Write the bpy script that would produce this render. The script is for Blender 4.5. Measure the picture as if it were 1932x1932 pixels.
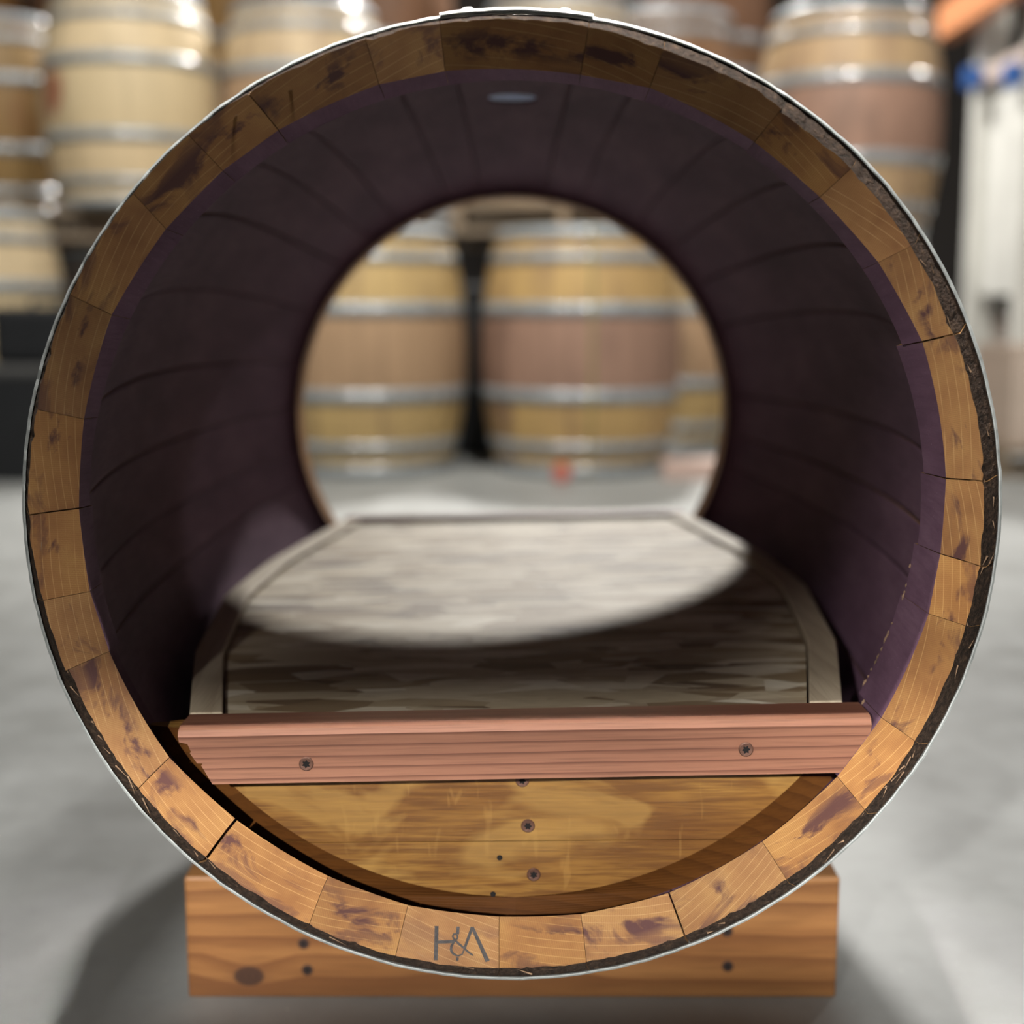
import bpy, bmesh, math, random
from mathutils import Vector, Matrix, noise

random.seed(7)
PI = math.pi
S = bpy.context.scene
COL = S.collection
for o in list(bpy.data.objects):
    bpy.data.objects.remove(o, do_unlink=True)

AX = 0.419          # height of the pet bed's barrel axis above the floor
LEN = 0.90          # its length; the front rim lies in the plane y = 0

# ------------------------------------------------------------------ camera
cd = bpy.data.cameras.new('camera')
cam = bpy.data.objects.new('camera', cd)
COL.objects.link(cam)
cam.location = (0.0006, -0.822, AX + 0.1295)
cam.rotation_euler = (math.radians(90 - 8.474), 0, 0.00066)
cd.sensor_width = 36.0
cd.lens = 2552.8 / 1932 * 36.0
cd.clip_start = 0.02
cd.clip_end = 60
cd.dof.use_dof = True
cd.dof.focus_distance = 0.85
cd.dof.aperture_fstop = 3.0
S.camera = cam

# ------------------------------------------------------------------ world, exposure
w = bpy.data.worlds.new('world')
S.world = w
w.use_nodes = True
w.node_tree.nodes['Background'].inputs[0].default_value = (0.75, 0.85, 1.0, 1)
w.node_tree.nodes['Background'].inputs[1].default_value = 0.012
S.view_settings.view_transform = 'Standard'
S.view_settings.look = 'None'
S.view_settings.gamma = 1
S.view_settings.use_curve_mapping = False
S.view_settings.exposure = 0.0
S.cycles.use_denoising = True
S.cycles.max_bounces = 8

# ------------------------------------------------------------------ lamps of the warehouse and added front spots
def aim(o, target):
    o.rotation_euler = (Vector(target) - o.location).to_track_quat('-Z', 'Y').to_euler()

def area(name, loc, target, size, power, color=(1, 0.97, 0.92), spread=180):
    l = bpy.data.lights.new(name, 'AREA')
    l.shape = 'DISK'
    l.size = size
    l.energy = power
    l.color = color
    l.spread = math.radians(spread)
    o = bpy.data.objects.new(name, l)
    COL.objects.link(o)
    o.location = loc
    aim(o, target)
    return o

def spot(name, loc, target, half, blend, radius, power, color=(1, 0.97, 0.92)):
    l = bpy.data.lights.new(name, 'SPOT')
    l.spot_size = 2 * half
    l.spot_blend = blend
    l.shadow_soft_size = radius
    l.energy = power
    l.color = color
    o = bpy.data.objects.new(name, l)
    COL.objects.link(o)
    o.location = loc
    aim(o, target)
    return o

area('high_bay_rear', (0.50, 7.2, 4.6), (0, 0.6, 0.3), 0.42, 560)
area('high_bay_rear_right', (4.4, 6.2, 4.6), (0, 0.8, 0.3), 0.5, 60)
area('high_bay_middle', (1.05, 0.55, 4.7), (0.6, 0.55, 0.0), 0.6, 85)
area('high_bay_overhead', (0.0, -0.045, 4.6), (0.0, 0.0, 0.2), 0.25, 3.8, (1, 0.97, 0.92), 14)
area('high_bay_stacks_left', (-1.3, 1.1, 4.3), (-1.0, 4.8, 0.9), 0.28, 46, (1, 0.96, 0.88), 95)
area('high_bay_stacks_right', (0.44, 1.0, 4.22), (0.9, 4.8, 0.9), 0.28, 52, (1, 0.96, 0.88), 95)
# invented front spots whose cone edges imitate a camera person's shadow on the rim
def shaded(name, loc, centre, radius, blend, power):
    loc, centre = Vector(loc), Vector(centre)
    return spot(name, loc, centre, math.atan(radius / (centre - loc).length), blend, 0.10, power)
KEY = Vector((-0.75, -5.5, AX + 2.1))           # added spot; mask leaves below trim its beam to imitate the camera person's shadow
KAIM = Vector((0.0, 0.0, AX - 0.24))
spot('added_masked_spot', KEY, KAIM, 0.16, 0.3, 0.0025, 2350)
shaded('added_spot_right', (-2.2, -5.2, AX + 2.1), (0.80, 0, AX - 0.20), 0.62, 0.25, 1750)
shaded('added_spot_left', (-1.2, -5.4, AX + 2.1), (-0.62, 0, AX - 0.18), 0.40, 0.18, 620)

# ------------------------------------------------------------------ helpers
def link(name, me, parent=None, loc=None):
    o = bpy.data.objects.new(name, me)
    COL.objects.link(o)
    if parent is not None: o.parent = parent
    if loc is not None: o.location = loc
    return o

def mesh(name, verts, faces, mats, smooth=False, idx=None):
    me = bpy.data.meshes.new(name)
    me.from_pydata([tuple(v) for v in verts], [], faces)
    for m in (mats if isinstance(mats, (list, tuple)) else [mats]): me.materials.append(m)
    if idx: me.polygons.foreach_set('material_index', idx)
    if smooth: me.polygons.foreach_set('use_smooth', [True] * len(me.polygons))
    me.update()
    return me

def bm_mesh(name, bm, mats, smooth=False):
    me = bpy.data.meshes.new(name)
    bmesh.ops.recalc_face_normals(bm, faces=bm.faces)
    bm.to_mesh(me); bm.free()
    for m in (mats if isinstance(mats, (list, tuple)) else [mats]): me.materials.append(m)
    if smooth: me.polygons.foreach_set('use_smooth', [True] * len(me.polygons))
    return me

def box_bm(x0, x1, y0, y1, z0, z1, bev=0.0, seg=2):
    bm = bmesh.new()
    bmesh.ops.create_cube(bm, size=1)
    for v in bm.verts:
        v.co = Vector(((x0 + x1) / 2 + v.co.x * (x1 - x0), (y0 + y1) / 2 + v.co.y * (y1 - y0), (z0 + z1) / 2 + v.co.z * (z1 - z0)))
    if bev: bmesh.ops.bevel(bm, geom=bm.edges[:], offset=bev, segments=seg, affect='EDGES', profile=0.5)
    return bm

def prism_bm(poly, axis, a, b, bev=0.0):
    """poly: 2-D outline; axis 'y' gives (x,z) outlines, 'z' gives (x,y)."""
    bm = bmesh.new()
    def P(p, t): return (p[0], t, p[1]) if axis == 'y' else (p[0], p[1], t)
    v0 = [bm.verts.new(P(p, a)) for p in poly]
    v1 = [bm.verts.new(P(p, b)) for p in poly]
    n = len(poly)
    bm.faces.new(v0); bm.faces.new(v1[::-1])
    for i in range(n): bm.faces.new((v0[i], v1[i], v1[(i + 1) % n], v0[(i + 1) % n]))
    bmesh.ops.recalc_face_normals(bm, faces=bm.faces)
    if bev: bmesh.ops.bevel(bm, geom=bm.edges[:], offset=bev, segments=2, affect='EDGES', profile=0.5)
    return bm

def lathe(prof, n=48, axis='z', closed=False):
    vs, fs = [], []
    m = len(prof)
    for i in range(n):
        a = 2 * PI * i / n
        for r, t in prof:
            vs.append((r * math.cos(a), r * math.sin(a), t) if axis == 'z' else (r * math.cos(a), t, r * math.sin(a)))
    for i in range(n):
        j = (i + 1) % n
        for k in range(m if closed else m - 1):
            k2 = (k + 1) % m
            fs.append((i * m + k, j * m + k, j * m + k2, i * m + k2))
    return vs, fs

def thing(name, label, cat, loc=(0, 0, 0), group=None):
    o = bpy.data.objects.new(name, None)
    o.empty_display_size = 0.1
    COL.objects.link(o)
    o.location = loc
    o['label'] = label; o['category'] = cat
    if group: o['group'] = group
    return o

def tag(o, label, cat, group=None):
    o['label'] = label; o['category'] = cat
    if group: o['group'] = group
    return o

def struct(o):
    o['kind'] = 'structure'
    return o

# ------------------------------------------------------------------ materials
class NT:
    def __init__(s, name):
        s.m = bpy.data.materials.new(name); s.m.use_nodes = True
        s.t = s.m.node_tree; s.b = s.t.nodes['Principled BSDF']
    def n(s, typ, **kw):
        nd = s.t.nodes.new(typ)
        for k, v in kw.items():
            if k in nd.inputs.keys(): nd.inputs[k].default_value = v
            else: setattr(nd, k, v)
        return nd
    def l(s, a, b): s.t.links.new(a, b)
    def coord(s, kind='Object', scale=(1, 1, 1), rot=(0, 0, 0), loc=(0, 0, 0)):
        if kind.startswith('uv:'):
            c = s.n('ShaderNodeUVMap'); c.uv_map = kind[3:]; out = c.outputs[0]
        else:
            out = s.n('ShaderNodeTexCoord').outputs[kind]
        mp = s.n('ShaderNodeMapping')
        mp.inputs['Scale'].default_value = scale; mp.inputs['Rotation'].default_value = rot; mp.inputs['Location'].default_value = loc
        s.l(out, mp.inputs[0])
        return mp.outputs[0]
    def noise(s, vec, scale, detail=3, rough=0.55, dist=0.0):
        nd = s.n('ShaderNodeTexNoise', Scale=scale, Detail=detail, Roughness=rough, Distortion=dist)
        s.l(vec, nd.inputs['Vector']); return nd.outputs['Fac']
    def ramp(s, fac, stops):
        r = s.n('ShaderNodeValToRGB'); e = r.color_ramp.elements
        while len(e) < len(stops): e.new(0.5)
        for i, (p, c) in enumerate(stops):
            e[i].position = p; e[i].color = (c, c, c, 1) if isinstance(c, (int, float)) else (*c, 1)
        s.l(fac, r.inputs[0]); return r.outputs[0]
    def mix(s, fac, a, b, mode='MIX'):
        m = s.n('ShaderNodeMix', data_type='RGBA', blend_type=mode)
        for v, i in ((fac, 0), (a, 6), (b, 7)):
            if hasattr(v, 'links'): s.l(v, m.inputs[i])
            else: m.inputs[i].default_value = v if not isinstance(v, tuple) or len(v) == 4 else (*v, 1)
        return m.outputs[2]
    def math(s, op, a, b=0.0):
        m = s.n('ShaderNodeMath', operation=op)
        for v, i in ((a, 0), (b, 1)):
            if hasattr(v, 'links'): s.l(v, m.inputs[i])
            else: m.inputs[i].default_value = v
        return m.outputs[0]
    def bump(s, h, strength, dist=0.001):
        b = s.n('ShaderNodeBump', Strength=strength, Distance=dist)
        s.l(h, b.inputs['Height']); s.l(b.outputs[0], s.b.inputs['Normal'])
    def out(s, color, rough=0.6, metal=0.0, spec=0.4):
        if hasattr(color, 'links'): s.l(color, s.b.inputs['Base Color'])
        else: s.b.inputs['Base Color'].default_value = (*color, 1)
        if hasattr(rough, 'links'): s.l(rough, s.b.inputs['Roughness'])
        else: s.b.inputs['Roughness'].default_value = rough
        s.b.inputs['Metallic'].default_value = metal
        s.b.inputs['Specular IOR Level'].default_value = spec
        return s.m

def plain(name, c, rough=0.6, metal=0.0, spec=0.4, var=0.12, scale=20):
    t = NT(name)
    v = t.coord('Object')
    f = t.noise(v, scale, 4)
    col = t.mix(t.ramp(f, [(0.3, 0), (0.7, 1)]), tuple(x * (1 - var) for x in c), tuple(min(1, x * (1 + var)) for x in c))
    return t.out(col, rough, metal, spec)

def m_end_grain():
    t = NT('oak_end_grain')
    uv = t.coord('uv:grain')
    big = t.noise(uv, 22, 3, 0.6)
    base = t.ramp(big, [(0.3, (0.24, 0.112, 0.042)), (0.5, (0.345, 0.175, 0.065)), (0.72, (0.45, 0.255, 0.092))])
    # growth rings, about one to two millimetres apart
    wv = t.n('ShaderNodeTexWave', wave_type='BANDS', bands_direction='X', wave_profile='SAW', Scale=270.0, Distortion=1.2, Detail=2.0)
    wv.inputs['Detail Scale'].default_value = 0.6
    t.l(uv, wv.inputs['Vector'])
    base = t.mix(t.math('MULTIPLY', t.ramp(wv.outputs['Fac'], [(0.35, 0), (0.95, 1)]), 0.48), base, (0.22, 0.085, 0.03))
    grit = t.noise(t.coord('uv:grain', (1, 3, 1)), 900, 2)
    base = t.mix(t.math('MULTIPLY', t.ramp(grit, [(0.45, 0), (0.7, 1)]), 0.30), base, (0.19, 0.08, 0.03))
    # pale medullary rays
    wr = t.n('ShaderNodeTexWave', wave_type='BANDS', bands_direction='Y', wave_profile='SIN', Scale=60.0, Distortion=3.0, Detail=2.0)
    wr.inputs['Detail Scale'].default_value = 0.35
    t.l(t.coord('uv:grain', (0.5, 1, 1)), wr.inputs['Vector'])
    rays = t.ramp(wr.outputs['Fac'], [(0.965, 0), (1.0, 1)])
    brk = t.ramp(t.noise(t.coord('uv:grain', (0.35, 1, 1)), 60, 2), [(0.38, 0), (0.5, 1)])
    base = t.mix(t.math('MULTIPLY', t.math('MULTIPLY', rays, brk), 0.5), base, (0.60, 0.37, 0.16))
    # wine soaked in from the inner edge and along the middle
    rp = t.n('ShaderNodeUVMap'); rp.uv_map = 'place'
    sx = t.n('ShaderNodeSeparateXYZ'); t.l(rp.outputs[0], sx.inputs[0])
    stn = t.noise(t.coord('uv:grain', (0.75, 1.5, 1), loc=(3.1, 1.7, 0)), 27, 5, 0.62, 0.5)
    zone = t.ramp(sx.outputs[1], [(0.0, 0.35), (0.12, 0.1), (0.35, 1.0), (0.6, 1.0), (0.8, 0.5), (1.0, 0.7)])
    amt = t.math('MULTIPLY', t.ramp(stn, [(0.52, 0), (0.60, 1)]), zone)
    amt = t.math('MULTIPLY', amt, sx.outputs[0])
    base = t.mix(t.math('MULTIPLY', amt, 0.95), base, (0.080, 0.032, 0.033))
    at = t.n('ShaderNodeAttribute', attribute_type='OBJECT', attribute_name='tint')
    base = t.mix(1.0, base, at.outputs['Color'], 'MULTIPLY')
    t.bump(wv.outputs['Fac'], 0.25, 0.0004)
    return t.out(base, 0.62, 0, 0.3)

def m_char():
    t = NT('rough_dark_oak')
    v = t.coord('Object')
    f = t.noise(v, 160, 5, 0.7)
    g = t.noise(t.coord('Object', (1, 0.15, 1)), 420, 3, 0.6)
    col = t.ramp(t.math('ADD', t.math('MULTIPLY', f, 0.5), t.math('MULTIPLY', g, 0.5)), [(0.38, (0.014, 0.009, 0.006)), (0.55, (0.045, 0.028, 0.019)), (0.74, (0.13, 0.08, 0.048))])
    t.bump(g, 0.9, 0.002)
    return t.out(col, 0.85, 0, 0.2)

def m_purple():
    t = NT('wine_stained_oak')
    uv = t.coord('uv:grain')
    f = t.noise(t.coord('uv:grain', (1, 0.35, 1)), 17, 5, 0.65)
    g = t.noise(t.coord('uv:grain', (1, 0.08, 1)), 240, 3, 0.6)
    col = t.ramp(f, [(0.25, (0.085, 0.043, 0.070)), (0.5, (0.140, 0.075, 0.116)), (0.75, (0.190, 0.110, 0.155))])
    col = t.mix(t.math('MULTIPLY', t.ramp(g, [(0.4, 0), (0.7, 1)]), 0.35), col, (0.075, 0.035, 0.06))
    sp = t.noise(uv, 520, 2)
    col = t.mix(t.math('MULTIPLY', t.ramp(sp, [(0.66, 0), (0.74, 1)]), 0.35), col, (0.36, 0.27, 0.36))
    t.bump(g, 0.4, 0.001)
    return t.out(col, 0.75, 0, 0.15)

def m_plank(name, c_dark, c_mid, c_light, line, axis=0, scale=1.0, lines=55.0, ldist=2.0, lamt=0.6, lr=(0.45, 0.95), bmp=0.15, rough=0.5, fine=0.25, spec=0.4, knot=None, bands='DIAGONAL', along=0.10):
    """wood grown along one object axis (0 = x, 1 = y, 2 = z)."""
    t = NT(name)
    sc = [1.0, 1.0, 1.0]; sc[axis] = 0.07
    v = t.coord('Object', tuple(sc), loc=(0.13, 0.41, 0.77))
    big = t.noise(v, 26 * scale, 4, 0.6)
    col = t.ramp(big, [(0.28, c_dark), (0.5, c_mid), (0.72, c_light)])
    sc2 = [1.0, 1.0, 1.0]; sc2[axis] = along
    v2 = t.coord('Object', tuple(sc2), loc=(0.03, 0.02, 0.01))
    if knot:
        # growth lines swerve round the knot
        ge = t.n('ShaderNodeTexCoord').outputs['Object']
        mp = t.n('ShaderNodeMapping', vector_type='TEXTURE')
        mp.inputs['Location'].default_value = knot[0]; mp.inputs['Scale'].default_value = knot[1]
        t.l(ge, mp.inputs[0])
        ln = t.n('ShaderNodeVectorMath', operation='LENGTH'); t.l(mp.outputs[0], ln.inputs[0])
        kd = ln.outputs['Value']
        ad = t.n('ShaderNodeVectorMath', operation='ADD'); t.l(v2, ad.inputs[0])
        cx = t.n('ShaderNodeCombineXYZ')
        t.l(t.math('MULTIPLY', t.ramp(t.math('DIVIDE', kd, 4.0), [(0.2, 1), (0.9, 0)]), 0.010), cx.inputs[2])
        t.l(cx.outputs[0], ad.inputs[1]); v2 = ad.outputs[0]
    wv = t.n('ShaderNodeTexWave', wave_type='BANDS', bands_direction=bands, wave_profile='SAW', Scale=lines, Distortion=ldist, Detail=2.0)
    wv.inputs['Detail Scale'].default_value = 1.2
    t.l(v2, wv.inputs['Vector'])
    col = t.mix(t.math('MULTIPLY', t.ramp(wv.outputs['Fac'], [(lr[0], 0), (lr[1], 1)]), lamt), col, line)
    sc3 = [1.0, 1.0, 1.0]; sc3[axis] = 0.03
    fi = t.noise(t.coord('Object', tuple(sc3)), 700, 2)
    col = t.mix(t.math('MULTIPLY', t.ramp(fi, [(0.45, 0), (0.72, 1)]), fine), col, tuple(x * 0.45 for x in c_dark))
    if knot:
        rg = t.n('ShaderNodeMath', operation='SINE'); t.l(t.math('MULTIPLY', kd, 16.0), rg.inputs[0])
        kc = t.mix(t.math('MULTIPLY', rg.outputs[0], 0.4), (0.060, 0.026, 0.014), (0.022, 0.010, 0.007))
        col = t.mix(t.math('MULTIPLY', t.ramp(t.math('DIVIDE', kd, 2.0), [(0.45, 1), (0.85, 0)]), 0.35), col, (0.15, 0.06, 0.022))
        col = t.mix(t.ramp(kd, [(0.85, 1), (1.0, 0)]), col, kc)
    t.bump(wv.outputs['Fac'], bmp, 0.0006)
    return t.out(col, rough, 0, spec)

def m_quarter_oak():
    t = NT('waxed_quarter_sawn_oak')
    v = t.coord('Object', (0.045, 1, 1))
    big = t.noise(t.coord('Object', (0.35, 1, 1)), 15, 4, 0.6)
    col = t.ramp(big, [(0.32, (0.13, 0.050, 0.010)), (0.5, (0.225, 0.108, 0.023)), (0.68, (0.345, 0.195, 0.049))])
    st = t.noise(v, 330, 3, 0.6, 0.4)
    col = t.mix(t.math('MULTIPLY', t.ramp(st, [(0.44, 0), (0.60, 1)]), 0.7), col, (0.100, 0.038, 0.009))
    st2 = t.noise(t.coord('Object', (0.05, 1, 1), loc=(2, 0, 1)), 720, 2, 0.6)
    col = t.mix(t.math('MULTIPLY', t.ramp(st2, [(0.48, 0), (0.66, 1)]), 0.4), col, (0.085, 0.032, 0.008))
    fl = t.noise(t.coord('Object', (0.9, 1, 1.6), loc=(4, 0, 2)), 13, 3, 0.5, 0.8)
    col = t.mix(t.math('MULTIPLY', t.ramp(fl, [(0.55, 0), (0.63, 1)]), 0.35), col, (0.42, 0.25, 0.07))
    ry = t.noise(t.coord('Object', (1.0, 1, 0.22), loc=(1, 0, 5)), 95, 2, 0.5, 0.6)
    col = t.mix(t.math('MULTIPLY', t.ramp(ry, [(0.66, 0), (0.72, 1)]), 0.15), col, (0.46, 0.27, 0.08))
    t.bump(st, 0.2, 0.0006)
    return t.out(col, 0.42, 0, 0.45)

def m_osb():
    t = NT('strand_board')
    col = None
    base = t.ramp(t.noise(t.coord('Object', (0.5, 2, 1)), 30, 4), [(0.3, (0.30, 0.23, 0.15)), (0.7, (0.46, 0.38, 0.27))])
    hs = None
    for i, (rot, off) in enumerate(((0.2, 0.0), (-0.35, 3.3), (0.5, 7.1), (-0.7, 5.4), (0.05, 9.4))):
        vo = t.n('ShaderNodeTexVoronoi', feature='F1', Scale=1.0, Randomness=1.0)
        t.l(t.coord('Object', (15, 50, 1), (0, 0, rot), (off, off * 0.7, 0)), vo.inputs['Vector'])
        sep = t.n('ShaderNodeSeparateColor'); t.l(vo.outputs['Color'], sep.inputs[0])
        c = t.ramp(sep.outputs[0], [(0.0, (0.10, 0.055, 0.027)), (0.25, (0.30, 0.215, 0.12)), (0.6, (0.52, 0.44, 0.31)), (1.0, (0.74, 0.68, 0.55))])
        msk = t.ramp(sep.outputs[1], [(0.48, 0), (0.50, 0.92)])
        base = t.mix(msk, base, c)
    fib = t.noise(t.coord('Object', (0.15, 1, 1)), 420, 2)
    base = t.mix(t.math('MULTIPLY', t.ramp(fib, [(0.45, 0), (0.7, 1)]), 0.25), base, (0.16, 0.11, 0.07))
    return t.out(base, 0.6, 0, 0.3)

def m_zinc(name, c=(0.52, 0.55, 0.54), rough=0.5, scale=60, metal=0.35):
    t = NT(name)
    v = t.coord('Object')
    f = t.noise(v, scale, 4, 0.65)
    col = t.ramp(f, [(0.3, tuple(x * 0.6 for x in c)), (0.55, c), (0.8, tuple(min(1, x * 1.25) for x in c))])
    t.bump(t.noise(v, scale * 5, 3), 0.25, 0.0008)
    return t.out(col, t.ramp(f, [(0.3, rough + 0.15), (0.7, rough - 0.08)]), metal, 0.5)

def m_barrel(name, belly, ends, var=0.25, stain=None, band=(0.30, 0.42), smear=None):
    """staves round the z axis; the belly between the bulge hoops may be another colour than the ends."""
    t = NT(name)
    oc = t.n('ShaderNodeTexCoord').outputs['Object']
    sx = t.n('ShaderNodeSeparateXYZ'); t.l(oc, sx.inputs[0])
    ang = t.math('ARCTAN2', sx.outputs[1], sx.outputs[0])
    k = t.math('FLOOR', t.math('MULTIPLY', ang, 28 / (2 * PI)))
    wn = t.n('ShaderNodeTexWhiteNoise', noise_dimensions='1D'); t.l(k, wn.inputs['W'])
    az = t.math('ABSOLUTE', sx.outputs[2])
    col = t.mix(t.ramp(az, [(0.125, 0), (0.135, 1)]), belly, ends)
    col = t.mix(t.math('MULTIPLY', wn.outputs['Value'], var), col, tuple(x * 0.45 for x in belly))
    nz = t.noise(t.coord('Object', (1, 1, 0.35)), 7, 4, 0.6)
    col = t.mix(t.math('MULTIPLY', t.ramp(nz, [(0.45, 0), (0.7, 1)]), 0.45), col, tuple(x * 0.55 for x in belly))
    fr = t.math('FRACT', t.math('MULTIPLY', ang, 28 / (2 * PI)))
    col = t.mix(t.math('MULTIPLY', t.ramp(t.math('ABSOLUTE', t.math('SUBTRACT', fr, 0.5)), [(0.46, 0), (0.495, 1)]), 0.6), col, tuple(x * 0.25 for x in belly))
    if stain:
        sn = t.noise(t.coord('Object', (1, 1, 0.5), loc=stain[1]), 5, 3)
        col = t.mix(t.math('MULTIPLY', t.ramp(sn, [(0.55, 0), (0.68, 1)]), 0.7), col, stain[0])
    if smear:
        mp = t.n('ShaderNodeMapping', vector_type='TEXTURE')
        mp.inputs['Location'].default_value = smear[0]; mp.inputs['Scale'].default_value = smear[1]
        t.l(oc, mp.inputs[0])
        ln = t.n('ShaderNodeVectorMath', operation='LENGTH'); t.l(mp.outputs[0], ln.inputs[0])
        d = t.math('ADD', ln.outputs['Value'], t.math('MULTIPLY', t.math('SUBTRACT', nz, 0.5), 1.2))
        col = t.mix(t.math('MULTIPLY', t.ramp(d, [(0.5, 1), (1.0, 0)]), 0.9), col, (0.26, 0.07, 0.035))
    return t.out(col, 0.55, 0, 0.35)

def m_concrete():
    t = NT('polished_concrete')
    v = t.coord('Object')
    a = t.noise(v, 1.3, 5, 0.6); b = t.noise(v, 9, 6, 0.65)
    col = t.ramp(t.math('ADD', t.math('MULTIPLY', a, 0.55), t.math('MULTIPLY', b, 0.45)), [(0.33, (0.205, 0.212, 0.207)), (0.5, (0.272, 0.280, 0.276)), (0.68, (0.355, 0.365, 0.360))])
    sp = t.noise(v, 75, 3, 0.6)
    col = t.mix(t.math('MULTIPLY', t.ramp(sp, [(0.68, 0), (0.76, 1)]), 0.5), col, (0.52, 0.52, 0.50))
    col = t.mix(t.math('MULTIPLY', t.ramp(t.noise(v, 40, 4), [(0.55, 0), (0.75, 1)]), 0.25), col, (0.20, 0.20, 0.19))
    return t.out(col, t.ramp(b, [(0.3, 0.38), (0.7, 0.6)]), 0, 0.4)

M = {}
M['end'] = m_end_grain(); M['char'] = m_char(); M['purple'] = m_purple()
M['oak_side'] = plain('sawn_oak', (0.30, 0.16, 0.06), 0.7)
M['oak_out'] = plain('weathered_oak', (0.20, 0.11, 0.05), 0.7)
M['bore'] = plain('bleached_oak_bore', (0.62, 0.66, 0.74), 0.5)
M['zinc'] = m_zinc('galvanised_steel')
M['zinc2'] = m_zinc('barrel_hoop_steel', (0.30, 0.335, 0.36), 0.5, 25, 0.25)
_b = M['zinc2'].node_tree.nodes['Principled BSDF']
_b.inputs['Coat Weight'].default_value = 0.3; _b.inputs['Coat Roughness'].default_value = 0.17; _b.inputs['Coat IOR'].default_value = 2.2
M['head'] = m_quarter_oak()
M['bevel'] = m_plank('oak_bevel', (0.062, 0.020, 0.0045), (0.088, 0.031, 0.006), (0.115, 0.043, 0.009), (0.035, 0.012, 0.003), 0, 1.0, 70, 2, 0.4, rough=0.45)
M['redwood'] = m_plank('redwood', (0.205, 0.086, 0.050), (0.270, 0.120, 0.073), (0.33, 0.155, 0.096), (0.095, 0.029, 0.017), 0, 0.7, 46, 2.2, 0.85, (0.68, 0.99), 0.05, 0.42, 0.35, 0.5, bands='Z', along=0.045)
M['fir'] = m_plank('fir', (0.19, 0.075, 0.022), (0.28, 0.125, 0.040), (0.35, 0.165, 0.058), (0.13, 0.045, 0.013), 0, 0.9, 17, 7.0, 0.75, (0.4, 0.98), 0.1, 0.5, 0.4, 0.4, bands='Z', along=0.13,
                   knot=((-0.2117, -0.02, -0.0265), (0.013, 1.0, 0.0088)))
M['pale'] = m_plank('pale_pine', (0.36, 0.28, 0.19), (0.46, 0.38, 0.27), (0.55, 0.47, 0.35), (0.26, 0.19, 0.12), 1, 0.8, 40, 2, 0.3, rough=0.6)
M['osb'] = m_osb()
M['screw'] = m_zinc('coated_screw_steel', (0.13, 0.062, 0.042), 0.42, 300, 0.4)
M['screw_recess_shade'] = m_zinc('recess_shade_screw_steel', (0.045, 0.022, 0.016), 0.6, 300, 0.3)  # shade of deeply sunk screw holes put into the steel colour
M['black'] = plain('black_recess', (0.006, 0.005, 0.005), 0.9)
M['mark'] = plain('burnt_mark', (0.055, 0.050, 0.050), 0.75, var=0.35, scale=400)
M['splinter'] = plain('torn_oak', (0.24, 0.15, 0.09), 0.8, var=0.5, scale=60)
M['concrete'] = m_concrete()
M['wall'] = plain('dark_painted_wall', (0.045, 0.040, 0.038), 0.8, var=0.2, scale=1.5)
M['wall_pale'] = plain('pale_painted_wall', (0.17, 0.165, 0.16), 0.8, var=0.1, scale=1.5)
M['ceiling'] = plain('dark_deck', (0.30, 0.29, 0.28), 0.8, var=0.2, scale=2)

# ------------------------------------------------------------------ the warehouse shell
XW, Y0, Y1, ZC = 9.0, -7.0, 9.6, 6.0
def quad(name, pts, mat): return struct(link(name, mesh(name, pts, [(0, 1, 2, 3)], mat)))
struct(link('floor', bm_mesh('floor', box_bm(-XW, XW, Y0, Y1, -0.15, 0.0), M['concrete'])))
struct(link('wall_back', bm_mesh('wall_back', box_bm(-XW, XW, Y1, Y1 + 0.15, -0.15, ZC), M['wall'])))
struct(link('wall_front', bm_mesh('wall_front', box_bm(-XW, XW, Y0 - 0.15, Y0, -0.15, ZC), M['wall_pale'])))
struct(link('wall_left', bm_mesh('wall_left', box_bm(-XW - 0.15, -XW, Y0, Y1, -0.15, ZC), M['wall_pale'])))
struct(link('wall_right', bm_mesh('wall_right', box_bm(XW, XW + 0.15, Y0, Y1, -0.15, ZC), M['wall_pale'])))
struct(link('ceiling', bm_mesh('ceiling', box_bm(-XW, XW, Y0, Y1, ZC, ZC + 0.15), M['ceiling'])))

# ------------------------------------------------------------------ cradle under the pet bed
CT = 0.1025                       # height of the cradle's beams
def r_out(y): return 0.300 + 0.049 * (1 - ((y - LEN / 2) / (LEN / 2)) ** 2)
cradle = thing('cradle', 'low cradle of orange fir beams on the concrete under the barrel bed', 'stand', (0, 0.2, 0))
def beam(y0, y1):
    top = []
    rr = max(r_out(y0), r_out(y1)) + 0.004
    n = 16
    half = math.sqrt(max(0, rr * rr - (AX - CT) ** 2)) if AX - CT < rr else 0
    for i in range(n + 1):
        x = half - 2 * half * i / n
        top.append((x, AX - math.sqrt(rr * rr - x * x)))
    poly = [(-0.2612, 0), (0.2612, 0), (0.2612, CT)] + top + [(-0.2612, CT)]
    return prism_bm(poly, 'y', y0 - 0.2, y1 - 0.2, 0.0022)
fb = link('front_beam', bm_mesh('front_beam', beam(0.2, 0.24), M['fir']), cradle)
rb = link('rear_beam', bm_mesh('rear_beam', beam(0.66, 0.70), M['fir']), cradle)
for mb in (fb, rb):               # material space measured from the middle of the beam's face
    for v in mb.data.vertices: v.co.z -= 0.045
    mb.location.z = 0.045
for sx in (-1, 1):
    link('runner', bm_mesh('runner', box_bm(sx * 0.168 - 0.019, sx * 0.168 + 0.019, 0.0405, 0.4595, 0.0, 0.042, 0.002), M['fir']), cradle)

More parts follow.
